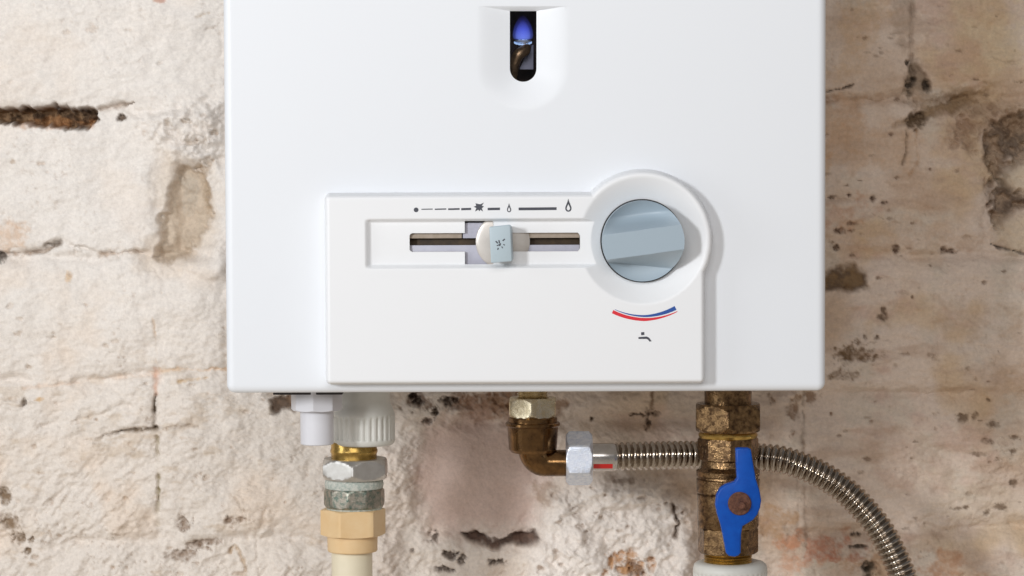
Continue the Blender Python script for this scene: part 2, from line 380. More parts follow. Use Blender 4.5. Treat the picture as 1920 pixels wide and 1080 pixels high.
cav([(300, 290), (400, 300), (405, 440), (340, 510), (262, 500), (270, 455), (300, 400)], 4, 22, C(224, 208, 190), 1.0, 0.5, 0.6, mortar=False)
cav([(322, 312), (345, 308), (392, 324), (390, 425), (355, 462), (318, 488), (288, 482), (306, 430), (320, 360)], 9, 7, C(206, 188, 166), 0.9, 2.5, 0.75, C(190, 172, 150))
stain_shade(352, 360, 16, 40, C(196, 186, 172), 0.6, 0.8); stain_shade(385, 360, 9, 45, C(165, 142, 116), 0.6, 0.5)  # grey plaster, then a dark right edge: shade painted into the colour
g, m = bump([(335, 500), (425, 430), (425, 515)], 5, 12); H[g] += 1.2*m*n_sm[g]
crack([(-200, 486), (0, 477), (50, 466), (85, 464), (115, 453), (180, 466), (265, 471), (300, 480)], 12, 3.2, None)
crack([(-60, 478), (0, 475), (50, 470), (80, 466), (112, 454)], 5, 5, md, 0.75, 0.4)
crack([(85, 458), (113, 453)], 5, 4, dk, 0.7, 0.3)
crack([(190, 474), (265, 470)], 4, 3, C(160, 130, 100), 0.6, 0.4)
stain_shade(15, 440, 60, 22, C(206, 164, 124), 0.5, 0.8)
stain_shade(0, 478, 10, 10, soil, 0.8, 0.4, 3); stain_shade(130, 518, 6, 12, C(214, 176, 128), 0.7, 0.3)
stain_shade(300, 2, 14, 5, C(190, 120, 84), 0.6, 0.5)
crack([(372, 32), (398, 25)], 2.5, 1.2, C(170, 140, 100), 0.6, 0.2); crack([(390, 55), (412, 50)], 2.5, 1, C(170, 150, 130), 0.5, 0.2)
crack([(288, 590), (293, 650), (296, 700)], 2.5, 0.8, C(206, 176, 146), 0.6, 0.15)
crack([(291, 690), (292, 738)], 6, 1.2, C(206, 140, 100), 0.55, 0.2)
crack([(291, 738), (288, 770), (288, 800)], 3.6, 5, C(104, 86, 62), 0.9, 0.15)
crack([(292, 818), (294, 870), (293, 985)], 4.0, 4, C(140, 124, 78), 0.8, 0.12, 0.6)
crack([(175, 828), (190, 815), (225, 806), (290, 801)], 5.0, 5, C(126, 108, 88), 0.85, 0.4)
crack([(290, 800), (370, 796)], 3.0, 2.5, C(140, 120, 100), 0.6, 0.3)
crack([(40, 722), (150, 712), (250, 700), (300, 697)], 5, 1.6, C(216, 184, 156), 0.4, 0.5)
crack([(300, 690), (360, 691), (425, 692)], 4, 1.5, C(222, 178, 128), 0.6, 0.4)
crack([(330, 712), (385, 706)], 5, 2.0, C(206, 168, 112), 0.65, 0.5)
stain_shade(42, 752, 8, 12, dk, 0.9, 0.4, 4); stain_shade(72, 746, 9, 5, C(206, 160, 92), 0.7, 0.4)
for (x, y, rx, ry) in ((15, 985, 22, 22), (24, 1008, 14, 12), (52, 1012, 7, 6), (2, 930, 12, 18), (44, 1035, 8, 5)): stain_shade(x, y, rx, ry, C(120, 92, 58), 0.85, 0.7, 3)
for (x, y, rx, ry) in ((330, 1040, 26, 14), (346, 980, 14, 14), (425, 976, 16, 9), (447, 970, 8, 6), (360, 1025, 26, 7), (385, 1015, 30, 6)): stain_shade(x, y, rx, ry, C(138, 112, 90), 0.8, 0.8, 3)
crack([(428, 1035), (440, 1020), (452, 1050), (458, 1100)], 5, 4, C(176, 142, 96), 0.75, 0.4)
crack([(440, 930), (460, 960), (462, 1010)], 3.5, 2, C(150, 130, 104), 0.6, 0.5, 0.3)
crack([(80, 800), (150, 780), (190, 770), (240, 760)], 10, 2.2, None, ragged=0.8)
crack([(500, 950), (480, 1000), (485, 1080)], 8, 2.4, None, ragged=0.8)
cav([(498, 752), (512, 745), (545, 742), (548, 770), (535, 764), (508, 772)], 6, 4, C(130, 98, 68), 0.5, 2, 0.9, C(92, 68, 48))
for k in range(150):                                       # chips and pits in the plaster
    x, y = rng.uniform(-20, 620), rng.uniform(20, 1080)
    if y < 560 and rng.random() < 0.72: continue
    s = rng.uniform(2.0, 5.5)
    stain_shade(x, y, s*rng.uniform(1, 2.4), s, C(176, 150, 124), rng.uniform(0.15, 0.6), 0.6, rng.uniform(0.6, 2.0))
# -- below the heater
for (x, y, rx, ry, c) in ((880, 765, 110, 34, C(126, 92, 66)), (790, 752, 30, 16, C(108, 78, 56)), (930, 770, 60, 28, C(138, 98, 66)), (1000, 760, 90, 24, C(146, 112, 84))): stain_shade(x, y, rx, ry, c, 0.75, 0.9, 1.5)
for (x, y, rx, ry) in ((783, 754, 12, 7), (838, 752, 16, 10), (800, 790, 9, 5), (815, 775, 6, 10), (772, 744, 12, 6)): stain_shade(x, y, rx, ry, soil, 0.9, 0.5, 6)
cav([(775, 870), (790, 800), (880, 775), (1000, 800), (1030, 880), (1012, 960), (985, 1005), (880, 1003), (790, 1000), (770, 940)], 6, 32, C(208, 183, 172), 1.3, 0.0, 0.85, mortar=False)
g = window([(775, 775), (1030, 1005)], 0); ms = sstep(30, -20, psdf([(790, 820), (990, 810), (1000, 950), (970, 990), (800, 985)], PX[g], PY[g])); 
ms = ms*0.85; H[g] = H[g]*(1-ms) + blur(H[g], 5)*ms
g, m = bump([(716, 840), (752, 835), (772, 900), (775, 980), (755, 1010), (748, 1100), (690, 1100), (705, 960)], 6, 20)
H[g] += m*(1.6*n_sm[g]+0.9*n_fine[g]); ALB[g] = mixc(ALB[g], C(228, 214, 202), m*0.8)
g, m = bump([(1020, 960), (1080, 905), (1160, 890), (1240, 905), (1285, 960), (1300, 1040), (1300, 1240), (960, 1240), (985, 1060)], 13, 30)
H[g] += m*(4.0*n_sm[g]+1.7*n_fine[g]+4*n_mid[g]); ALB[g] = mixc(ALB[g], C(242, 233, 225), m*0.97)
cav([(868, 1012), (885, 1006), (910, 1018), (960, 1012), (1004, 1002), (1008, 1016), (985, 1026), (930, 1030), (890, 1028)], 8, 4, C(112, 82, 66), 0.6, 2, 0.9, C(84, 60, 48))
for (x, y, rx, ry) in ((842, 1046, 14, 10), (862, 1052, 9, 13), (832, 1070, 16, 6), (813, 1012, 8, 10), (772, 1035, 4, 4), (925, 1058, 14, 6)): stain_shade(x, y, rx, ry, C(78, 60, 48), 0.85, 0.7, 5)
crack([(1262, 950), (1272, 985), (1268, 1010)], 6, 6, C(120, 98, 80), 0.8, 0.4)
stain_shade(1180, 1064, 34, 26, C(196, 140, 78), 0.85, 1.1, 4); stain_shade(1190, 1070, 14, 12, C(110, 74, 44), 0.7, 0.9, 4)
crack([(1062, 905), (1060, 935), (1066, 955), (1082, 945)], 2.5, 2, C(140, 112, 92), 0.6, 0.4)
for (x, y, rx, ry) in ((1215, 790, 6, 18), (1228, 778, 10, 6), (1110, 788, 4, 4), (1195, 780, 14, 4)): stain_shade(x, y, rx, ry, soil, 0.85, 0.6, 4)
crack([(1222, 735), (1222, 768)], 3.5, 2, C(110, 78, 54), 0.7, 0.3)
stain_shade(1180, 900, 24, 10, C(120, 92, 70), 0.6, 0.8); stain_shade(1020, 925, 20, 22, C(150, 118, 92), 0.5, 0.7)
for k in range(40):
    x, y = rng.uniform(1000, 1310), rng.uniform(900, 1090); s = rng.uniform(2, 5)
    stain_shade(x, y, s*rng.uniform(1, 2), s, C(160, 134, 112), rng.uniform(0.3, 0.7), 0.6, rng.uniform(1, 3))
# -- right side
crack([(1500, 185), (1600, 192), (1700, 182), (1790, 172), (2150, 162)], 16, 2.6, None)
crack([(1712, -160), (1708, 60), (1707, 122), (1716, 160)], 5.5, 4, C(120, 106, 94), 0.7, 0.35)
stain_shade(1690, 40, 30, 60, C(172, 152, 134), 0.5, 0.8)
cav([(1700, 128), (1716, 118), (1736, 150), (1742, 172), (1728, 178), (1716, 172), (1704, 185), (1696, 168)], 4, 5, C(140, 122, 104), 0.6, 2, 0.75)
for (x, y, rx, ry) in ((1706, 164, 11, 18), (1737, 166, 7, 10), (1701, 122, 5, 6)): stain_shade(x, y, rx, ry, C(74, 64, 54), 0.9, 0.5, 5)
crack([(1540, 176), (1575, 172), (1597, 163)], 4, 3.5, C(84, 72, 60), 0.8, 0.3)
crack([(1550, 195), (1620, 190), (1660, 191)], 4, 1.5, C(150, 118, 86), 0.6, 0.5)
stain_shade(1800, 208, 90, 20, C(150, 124, 98), 0.55, 0.8, 2); stain_shade(1760, 190, 60, 12, C(156, 132, 110), 0.5, 0.8, 1)  # dark shading along the joint, painted into the colour
stain_shade(1620, 285, 70, 40, C(202, 168, 138), 0.45, 1.0); stain_shade(1575, 240, 40, 50, C(204, 164, 128), 0.45, 1.0); stain_shade(1790, 300, 50, 60, C(206, 178, 160), 0.45, 1.0); stain_shade(1690, 440, 110, 30, C(196, 168, 146), 0.45, 1.0, 1)
stain_shade(1600, 60, 50, 80, C(206, 172, 134), 0.45, 1.0); stain_shade(1880, 90, 80, 60, C(222, 202, 172), 0.6, 1.0); stain_shade(1800, 600, 120, 60, C(184, 156, 130), 0.45, 1.0); stain_shade(1700, 860, 120, 50, C(186, 158, 138), 0.4, 1.0); stain_shade(1860, 960, 90, 50, C(214, 196, 174), 0.5, 1.0)
cav([(1690, 240), (1720, 215), (1790, 180), (1870, 178), (1820, 202), (1760, 215), (1730, 240)], 4, 10, C(150, 122, 90), 0.9, 1, 0.75)
stain_shade(1718, 230, 24, 14, C(92, 72, 50), 0.85, 0.8, 4); crack([(1700, 245), (1700, 280), (1690, 312)], 2.6, 2, C(110, 92, 74), 0.7, 0.25)
crack([(1716, 250), (1720, 300), (1705, 330)], 4, 1.2, C(168, 126, 84), 0.5, 0.4)
for (x, y, rx, ry) in ((1845, 235, 70, 40), (1815, 250, 24, 30)): stain_shade(x, y, rx, ry, C(148, 118, 96), 0.5, 0.9, 2)
cav([(1868, 228), (1925, 205), (2020, 220), (2020, 285), (1925, 290), (1895, 312), (1874, 330), (1880, 352), (1900, 368), (2010, 372), (2010, 395), (1925, 392), (1880, 406), (1862, 425), (1856, 400), (1860, 330), (1850, 298), (1858, 255)], 9, 9, C(164, 138, 112), 1.2, 8, 0.8, C(96, 76, 58))
g, m = bump([(1880, 340), (1905, 312), (1960, 285), (2100, 290), (2100, 365), (1940, 372), (1900, 362)], 7, 14, 0.6); ALB[g] = mixc(ALB[g], C(206, 188, 164), m*0.8)
g, m = bump([(1862, 425), (1930, 398), (2100, 390), (2100, 480), (1900, 472), (1868, 455)], 5, 14, 0.6); ALB[g] = mixc(ALB[g], C(206, 186, 160), m*0.7)
crack([(1860, 462), (1890, 472), (1925, 482), (2100, 490)], 4.5, 5, C(84, 76, 72), 0.85, 0.3)
crack([(1500, 372), (1560, 373), (1640, 376), (1700, 380), (1760, 400)], 6, 1.4, None)
for (x, y, rx, ry) in ((1560, 372, 9, 5), (1592, 369, 4, 4), (1634, 376, 5, 6), (1573, 435, 14, 6), (1595, 434, 5, 5), (1680, 470, 6, 9), (1778, 475, 12, 5), (1770, 468, 6, 5), (1567, 466, 6, 5), (1660, 382, 6, 3)): stain_shade(x, y, rx, ry, C(92, 66, 50), 0.85, 0.5, 3)
cav([(1530, 525), (1560, 508), (1600, 498), (1622, 512), (1626, 542), (1540, 548)], 5, 8, C(126, 98, 62), 0.8, 3, 0.9, C(92, 70, 46))
stain_shade(1580, 400, 60, 24, C(190, 140, 108), 0.5, 0.9)
for (x, y, rx, ry) in ((1655, 597, 11, 9), (1655, 583, 5, 7), (1620, 634, 4, 6), (1645, 633, 5, 9)): stain_shade(x, y, rx, ry, C(98, 78, 60), 0.8, 0.6, 2)
for (x, y, rx, ry) in ((1585, 690, 34, 26), (1582, 662, 16, 14), (1610, 670, 30, 14), (1640, 672, 16, 5), (1608, 645, 10, 8)): stain_shade(x, y, rx, ry, C(112, 86, 56), 0.82, 0.9, 1.5)
for (x, y, rx, ry) in ((1492, 765, 14, 36), (1500, 745, 24, 14), (1448, 752, 7, 11), (1560, 780, 2.5, 2.5), (1635, 793, 5, 5)): stain_shade(x, y, rx, ry, C(126, 92, 62), 0.75, 0.7, 1.5)
crack([(1508, 735), (1508, 780), (1505, 830)], 4.5, 2.5, C(96, 80, 62), 0.8, 0.2)
crack([(1506, 830), (1508, 900), (1512, 1000), (1514, 1030)], 4, 0.8, C(142, 116, 98), 0.6, 0.1); crack([(1495, 860), (1497, 1000)], 3, 0.4, C(152, 126, 108), 0.5, 0.1)
for (x, y, rx, ry, c) in ((1545, 1030, 46, 22, C(188, 112, 78)), (1480, 1022, 40, 16, C(200, 134, 96)), (1590, 1052, 24, 12, C(178, 100, 68)), (1450, 985, 40, 26, C(190, 152, 116)), (1500, 1060, 60, 20, C(204, 156, 126)), (1640, 1060, 60, 26, C(186, 146, 114)), (1770, 1060, 60, 30, C(186, 140, 108))): stain_shade(x, y, rx, ry, c, 0.7, 1.0)
for (x, y, rx, ry) in ((1603, 1009, 14, 4), (1612, 1030, 20, 4), (1627, 1068, 15, 12), (1630, 1080, 10, 12)): stain_shade(x, y, rx, ry, C(66, 58, 46), 0.85, 0.5, 3)
for (x, y, rx, ry) in ((1806, 788, 11, 11), (1825, 784, 7, 10), (1850, 831, 16, 5), (1905, 825, 14, 4), (1835, 855, 16, 4), (1902, 850, 8, 7), (1903, 912, 12, 8), (1882, 957, 14, 9), (1855, 970, 6, 6), (1815, 957, 7, 3), (1855, 753, 4, 3), (1795, 960, 14, 3), (1863, 800, 18, 6), (1710, 560, 3, 3)): stain_shade(x, y, rx, ry, C(110, 88, 68), 0.8, 0.6, 1.5)
crack([(1545, 740), (1600, 742), (1700, 738), (1800, 742), (2100, 736)], 16, 1.8, None)
crack([(1440, 1002), (1600, 1000), (1750, 985), (2100, 990)], 18, 1.8, None)
for k in range(120):
    x, y = rng.uniform(1540, 1930), rng.uniform(10, 1080); s = rng.uniform(1.4, 4.2)
    stain_shade(x, y, s*rng.uniform(1, 3), s, C(120, 96, 76), rng.uniform(0.25, 0.75), 0.7, rng.uniform(0.4, 1.6))
for k in range(26):
    x, y = rng.uniform(1540, 1930), rng.uniform(10, 1080); a = rng.uniform(-0.5, 0.5); l = rng.uniform(15, 60)
    crack([(x, y), (x+l*math.cos(a), y+l*math.sin(a)*0.6)], 2.0, 0.7, C(140, 114, 94), 0.45, 0.8, 0.3)
H += 0.25*n_fine

WALL_Y = 0.212
o = W(960, 540, WALL_Y); s_w = S(WALL_Y)
VX = o[0] + (PX-960)*s_w; VZ = o[2] - (PY-540)*s_w/math.cos(PITCH); VY = WALL_Y - np.clip(H, -28, 22)*0.001
ny, nx = PX.shape
ids = ids[:-1, :-1].copy(); ids[cavm[:-1, :-1] > 0.5] = 0
def wall_material():
    m = bpy.data.materials.new('limewashed_stone'); m.use_nodes = True; nt = m.node_tree; b = nt.nodes['Principled BSDF']; L = nt.links
    b.inputs['Roughness'].default_value = 0.92; b.inputs['Specular IOR Level'].default_value = 0.2
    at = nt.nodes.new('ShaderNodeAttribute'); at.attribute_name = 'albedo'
    g = nt.nodes.new('ShaderNodeNewGeometry')
    n = nt.nodes.new('ShaderNodeTexNoise'); n.inputs['Scale'].default_value = 420; n.inputs['Detail'].default_value = 6; n.inputs['Roughness'].default_value = 0.7
    L.new(g.outputs['Position'], n.inputs['Vector'])
    mr = nt.nodes.new('ShaderNodeMapRange'); mr.inputs['From Min'].default_value = 0.3; mr.inputs['From Max'].default_value = 0.7
    mr.inputs['To Min'].default_value = 0.86; mr.inputs['To Max'].default_value = 1.06
    L.new(n.outputs['Fac'], mr.inputs['Value'])
    mx = nt.nodes.new('ShaderNodeVectorMath'); mx.operation = 'SCALE'
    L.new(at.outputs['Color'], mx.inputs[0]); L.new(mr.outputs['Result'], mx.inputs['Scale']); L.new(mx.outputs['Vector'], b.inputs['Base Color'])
    n2 = nt.nodes.new('ShaderNodeTexNoise'); n2.inputs['Scale'].default_value = 700; n2.inputs['Detail'].default_value = 5; n2.inputs['Roughness'].default_value = 0.65
    L.new(g.outputs['Position'], n2.inputs['Vector'])
    bp = nt.nodes.new('ShaderNodeBump'); bp.inputs['Strength'].default_value = 0.4; bp.inputs['Distance'].default_value = 0.0009
    L.new(n2.outputs['Fac'], bp.inputs['Height']); L.new(bp.outputs['Normal'], b.inputs['Normal'])
    return m
m_wall = wall_material()
# smooth vertex normals over the whole sheet keep the joints between stones seamless
def grid_mesh(name, sel):
    fi = np.argwhere(sel); base = fi[:, 0]*nx + fi[:, 1]
    q = np.stack([base, base+nx, base+nx+1, base+1], 1)
    used, inv = np.unique(q, return_inverse=True); q = inv.reshape(q.shape)
    co = np.stack([VX.ravel()[used], VY.ravel()[used], VZ.ravel()[used]], 1)
    me = bpy.data.meshes.new(name); me.vertices.add(len(used)); me.vertices.foreach_set('co', co.ravel())
    me.loops.add(q.size); me.loops.foreach_set('vertex_index', q.ravel().astype(np.int32))
    me.polygons.add(len(q)); me.polygons.foreach_set('loop_start', np.arange(0, q.size, 4, dtype=np.int32))
    me.update(); me.validate()
    me.polygons.foreach_set('use_smooth', np.ones(len(me.polygons), bool))
    a = me.attributes.new('albedo', 'FLOAT_COLOR', 'POINT')
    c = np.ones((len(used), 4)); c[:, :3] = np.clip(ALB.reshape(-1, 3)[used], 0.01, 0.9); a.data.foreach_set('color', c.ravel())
    gz, gx_ = np.gradient(VY); dz = s_w*STEP
    N = np.stack([-gx_/dz, np.ones_like(VY), gz/dz], -1) * -1; N /= np.linalg.norm(N, axis=-1)[..., None]
    me.normals_split_custom_set_from_vertices(N.reshape(-1, 3)[used].tolist())
    me.materials.append(m_wall); return me
wall = bpy.data.objects.new('wall', grid_mesh('wall', ids == 0)); COL.objects.link(wall)
tag(wall, 'old limewashed rubble stone wall with crumbling mortar behind the heater', kind='structure')
for i in range(1, 21):
    if (ids == i).any(): link(bpy.data.objects.new('stone', grid_mesh('stone', ids == i)), wall)
box('wall_core', VX.min(), VX.max(), WALL_Y+0.03, WALL_Y+0.25, VZ.min(), VZ.max(), m_wall, wall, 0)

# ------------------------------------------------------------------ the heater casing
zb = W(985, 735.5, 0)[2]; xl = W(421, 370, 0)[0]; xr = W(1549, 370, 0)[0]; zt = zb + 0.60
heater = empty('gas_water_heater', (0, 0.19, zb))
tag(heater, 'white enamelled gas water heater mounted on the rough stone wall', 'water heater')
def rrect(x0, x1, z0, z1, r, k=6):
    P = []
    for (cx, cz, a0) in ((x1-r, z0+r, -90), (x1-r, z1-r, 0), (x0+r, z1-r, 90), (x0+r, z0+r, 180)):
        for i in range(k+1):
            a = R(a0 + 90*i/k); P.append((cx + r*math.cos(a), cz + r*math.sin(a)))
    return P
# sight-glass outline (photo pixels): flat top, round bottom
ctr = (981, 128); hw = 25.0
outl = [(956 + 50*i/10, 20) for i in range(11)] + [(1006, 20 + 108*i/14) for i in range(1, 14)]
outl += [(ctr[0] + hw*math.cos(R(a)), ctr[1] + hw*math.sin(R(a))) for a in np.linspace(0, 180, 25)]
outl += [(956, 20 + 108*i/14) for i in range(13, 0, -1)]
def outer(p):
    x, y = p
    if y <= 20.01: return (981 + (x-981)*3.4, 11.0)
    if y < 128: return ((896 if x < 981 else 1066), y - 9*(1-(y-20)/108))
    dx, dy = x-ctr[0], y-ctr[1]; return (ctr[0]+dx*3.4, ctr[1]+dy*3.2)
def casing():
    bm = bmesh.new(); bev = 0.0045; loops = []
    prof = [(0.19, 0), (0.15, 0), (0.10, 0), (0.05, 0), (0.02, 0), (0.008, 0)] + [(bev - bev*math.sin(t), bev - bev*math.cos(t)) for t in np.linspace(0, math.pi/2, 9)] + [(0, bev+0.0012)]
    for (y, ins) in prof:
        lp = [bm.verts.new((x, y, z)) for x, z in rrect(xl+ins, xr-ins, zb+ins, zt-ins, max(0.005-ins, 0.0005))]
        loops.append(lp)
    for a, b in zip(loops[:-1], loops[1:]):
        for i in range(len(a)):
            j = (i+1) % len(a); bm.faces.new((a[i], a[j], b[j], b[i]))
    bm.faces.new(loops[0][::-1])
    rings = []
    for t in [1.05] + list(np.linspace(1, 0, 15)):
        rg = []
        for p in outl:
            q = outer(p); x = p[0]+(q[0]-p[0])*t; y = p[1]+(q[1]-p[1])*t
            e = 0.0036*max(1-t, 0)**1.5*(1+0.4*t); w_ = W(x, y, 0); rg.append(bm.verts.new((w_[0], e, w_[2])))
        rings.append(rg)
    w2 = []
    for p in outl:
        v = W(p[0], p[1], 0); w2.append(bm.verts.new((v[0], 0.0068, v[2])))
    rings.append(w2)
    for a, b in zip(rings[:-1], rings[1:]):
        for i in range(len(a)):
            j = (i+1) % len(a); bm.faces.new((a[i], a[j], b[j], b[i]))
    ed = []
    for lp in (loops[-1], rings[0]):
        for i in range(len(lp)):
            e = bm.edges.get((lp[i], lp[(i+1) % len(lp)])) or bm.edges.new((lp[i], lp[(i+1) % len(lp)])); ed.append(e)
    bmesh.ops.triangle_fill(bm, use_beauty=True, use_dissolve=False, edges=ed, normal=(0, -1, 0))
    bmesh.ops.recalc_face_normals(bm, faces=bm.faces)
    me = bpy.data.meshes.new('casing'); bm.to_mesh(me); bm.free()
    me.polygons.foreach_set('use_smooth', [True]*len(me.polygons)); me.set_sharp_from_angle(angle=R(38))
    me.materials.append(m_enamel); return link(bpy.data.objects.new('casing', me), heater)
casing()

# sight glass: chamber, burner, pilot flame
p0 = W(925, 5, 0.02); p1 = W(1040, 175, 0.02)
def chamber():
    x0, x1, z1, z0 = p0[0], p1[0], p0[2], p1[2]; ya, yb = 0.0070, 0.055
    V = [(x0, ya, z0), (x1, ya, z0), (x1, ya, z1), (x0, ya, z1), (x0, yb, z0), (x1, yb, z0), (x1, yb, z1), (x0, yb, z1)]
    F = [(4, 5, 6, 7), (0, 1, 5, 4), (1, 2, 6, 5), (2, 3, 7, 6), (3, 0, 4, 7)]
    return mesh('sight_window', V, F, m_chamber, heater, 30, False)
sight = chamber()
def glass_mat():
    m = bpy.data.materials.new('sight_glass'); m.use_nodes = True; nt = m.node_tree; nt.nodes.clear()
    o_ = nt.nodes.new('ShaderNodeOutputMaterial'); t = nt.nodes.new('ShaderNodeBsdfTransparent'); g = nt.nodes.new('ShaderNodeBsdfGlossy')
    g.inputs['Roughness'].default_value = 0.05; f = nt.nodes.new('ShaderNodeFresnel'); f.inputs['IOR'].default_value = 1.2; mx = nt.nodes.new('ShaderNodeMixShader')
    nt.links.new(f.outputs[0], mx.inputs[0]); nt.links.new(t.outputs[0], mx.inputs[1]); nt.links.new(g.outputs[0], mx.inputs[2]); nt.links.new(mx.outputs[0], o_.inputs['Surface'])
    return m
prism('glass_pane', [(p[0], p[1]) for p in outl], 0.0056, 0.0064, glass_mat(), sight, 0, dist=0.0)
def flame_mat(power, c0, c1, c2):
    m = bpy.data.materials.new('gas_flame'); m.use_nodes = True; nt = m.node_tree; nt.nodes.clear(); L = nt.links
    o_ = nt.nodes.new('ShaderNodeOutputMaterial'); e = nt.nodes.new('ShaderNodeEmission')
    g = nt.nodes.new('ShaderNodeNewGeometry'); sp = nt.nodes.new('ShaderNodeSeparateXYZ'); mr = nt.nodes.new('ShaderNodeMapRange')
    mr.inputs['From Min'].default_value = W(981, 76, 0.03)[2]; mr.inputs['From Max'].default_value = W(981, 28, 0.03)[2]
    L.new(g.outputs['Position'], sp.inputs[0]); L.new(sp.outputs['Z'], mr.inputs['Value'])
    rp = nt.nodes.new('ShaderNodeValToRGB'); c = rp.color_ramp.elements
    c[0].position = 0; c[0].color = (*c0, 1); c[1].position = 1; c[1].color = (*c2, 1); k = rp.color_ramp.elements.new(0.45); k.color = (*c1, 1)
    L.new(mr.outputs['Result'], rp.inputs['Fac']); L.new(rp.outputs['Color'], e.inputs['Color']); e.inputs['Strength'].default_value = power
    L.new(e.outputs[0], o_.inputs['Volume']); return m
fy = 0.030; k_ = S(fy); fc = W(980.5, 74, fy)
turned('flame', fc, (0, 0, 1), [(h*k_, r*k_) for h, r in ((0, 15.5), (3, 18.5), (8, 19.5), (14, 19), (20, 17.8), (27, 15.5), (33, 12.5), (38, 9.5), (43, 5.5), (46, 0.5))],
       flame_mat(34, (0.17, 0.25, 1.0), (0.08, 0.11, 0.75), (0.02, 0.012, 0.10)), sight, 40, angle=80)
turned('flame_core', fc, (0, 0, 1), [(h*k_, r*k_) for h, r in ((0, 11), (3, 14), (8, 14.5), (14, 13.8), (20, 12.2), (26, 9.6), (31, 6.5), (35, 3.2), (37, 0.3))],
       flame_mat(44, (0.22, 0.32, 1.0), (0.11, 0.16, 0.9), (0.03, 0.02, 0.2)), sight, 40, angle=80)
tor = [W(980.5, 79.5, fy) + np.array([15.5*k_*math.cos(t), 15.5*k_*math.sin(t), 4.5*k_*math.sin(t)]) for t in np.linspace(0, 2*math.pi, 40)]
m_rim_glow = bpy.data.materials.new('rim_glow'); m_rim_glow.use_nodes = True; _b = m_rim_glow.node_tree.nodes['Principled BSDF']
_b.inputs['Base Color'].default_value = (0.2, 0.3, 0.6, 1); _b.inputs['Emission Color'].default_value = (0.42, 0.62, 1.0, 1); _b.inputs['Emission Strength'].default_value = 0.75
sweep('rim_glow', np.array(tor), lambda q: 1.7*k_*(0.45+0.55*abs(math.sin(q*1400))), m_rim_glow, sight, 10)  # added glowing ring stands in for flame light on the cup rim
m_cup = mat('pale_burner', (0.62, 0.68, 0.80), 0.3, 0.4)
turned('burner_cup', W(980.5, 86, fy), (0, 0, 1), [(0, 9*k_), (4*k_, 13*k_), (8*k_, 16*k_), (10*k_, 17*k_), (10*k_, 13*k_), (5*k_, 8*k_)], m_cup, sight, 32)
sweep('pilot_tube', catmull([W(958, 150, 0.028), W(963, 122, 0.025), W(972, 103, 0.024), W(984, 94, 0.026), W(984, 84, fy)], 12), lambda s: 0.0034, m_tube, sight, 20)
prism('shield_plate', [(974, 130), (1000, 130), (1000, 84), (990, 86), (984, 108)], 0.034, 0.035, m_sheet, sight, 0)

# ------------------------------------------------------------------ control panel (moulded plastic)
PYF = -0.0125                                             # front plane of the panel
pc = W(965, 545, PYF); sp_ = S(PYF)
def PW(x, y, Y): return (pc[0] + (x-965)*sp_, Y, pc[2] - (y-545)*sp_/math.cos(PITCH))
HP = 0.0125/sp_                                           # panel height in px
KC = (1206.0, 452.0)
def sd_box(x, y, x0, x1, y0, y1, r):
    qx = np.abs(x-(x0+x1)/2)-(x1-x0)/2+r; qy = np.abs(y-(y0+y1)/2)-(y1-y0)/2+r
    return np.hypot(np.maximum(qx, 0), np.maximum(qy, 0)) + np.minimum(np.maximum(qx, qy), 0) - r
def panel_height(x, y):
    e = -np.minimum(np.minimum(sd_box(x, y, 612, 1225, 366, 718.5, 7), sd_box(x, y, 900, 1320, 470, 718.5, 7)), np.hypot(x-KC[0], y-KC[1])-128.5)
    r = 7.0
    q = np.clip(e, 0, r); h = HP - r*(1-np.sqrt(np.clip(1-((r-q)/r)**2, 0, 1)))
    h = np.where(e < 0, HP - r + e*6.5, h)
    d = np.hypot(x-KC[0], y-KC[1])
    td = np.clip((122.5-d)/(122.5-77), 0, 1); dish = 25*np.where(td < 0.14, td*td/0.28, td-0.07)
    def ramp(t): t = np.clip(t, 0, 1); return t*t*(3-2*t)
    tr = 12*ramp((x-684)/13)*ramp((y-409)/8)*ramp((504-y)/9)*(x < 1216)
    return h - np.maximum(np.where(e > 2, dish, 0), tr)
def in_slot(x, y):
    return np.minimum(sd_box(x, y, 768, 1087.5, 437, 472, 6), sd_box(x, y, 872, 925, 414, 496, 2)) < 0
def panel():
    st = 1.25; ax = np.arange(598, 1348, st); ay = np.arange(312, 733, st); Xg, Yg = np.meshgrid(ax, ay)
    h = panel_height(Xg, Yg); n_ = Xg.shape[1]
    cx = (Xg[:-1, :-1] + st/2); cy = (Yg[:-1, :-1] + st/2)
    hm = np.maximum(np.maximum(h[:-1, :-1], h[1:, 1:]), np.maximum(h[1:, :-1], h[:-1, 1:]))
    keep = (hm > -3) & ~in_slot(cx, cy)
    fi = np.argwhere(keep); b = fi[:, 0]*n_+fi[:, 1]; q = np.stack([b, b+n_, b+n_+1, b+1], 1)
    used, inv = np.unique(q, return_inverse=True); q = inv.reshape(q.shape)
    xs = Xg.ravel()[used]; ys = Yg.ravel()[used]; hh = np.maximum(h.ravel()[used], -4)
    co = np.stack([pc[0]+(xs-965)*sp_, -hh*sp_, pc[2]-(ys-545)*sp_/math.cos(PITCH)], 1)
    me = bpy.data.meshes.new('control_panel'); me.vertices.add(len(used)); me.vertices.foreach_set('co', co.ravel())
    me.loops.add(q.size); me.loops.foreach_set('vertex_index', q.ravel().astype(np.int32))
    me.polygons.add(len(q)); me.polygons.foreach_set('loop_start', np.arange(0, q.size, 4, dtype=np.int32))
    me.update(); me.validate(); me.polygons.foreach_set('use_smooth', np.ones(len(me.polygons), bool)); me.set_sharp_from_angle(angle=R(62))
    me.materials.append(m_panel); return link(bpy.data.objects.new('control_panel', me), heater)
cp = panel()
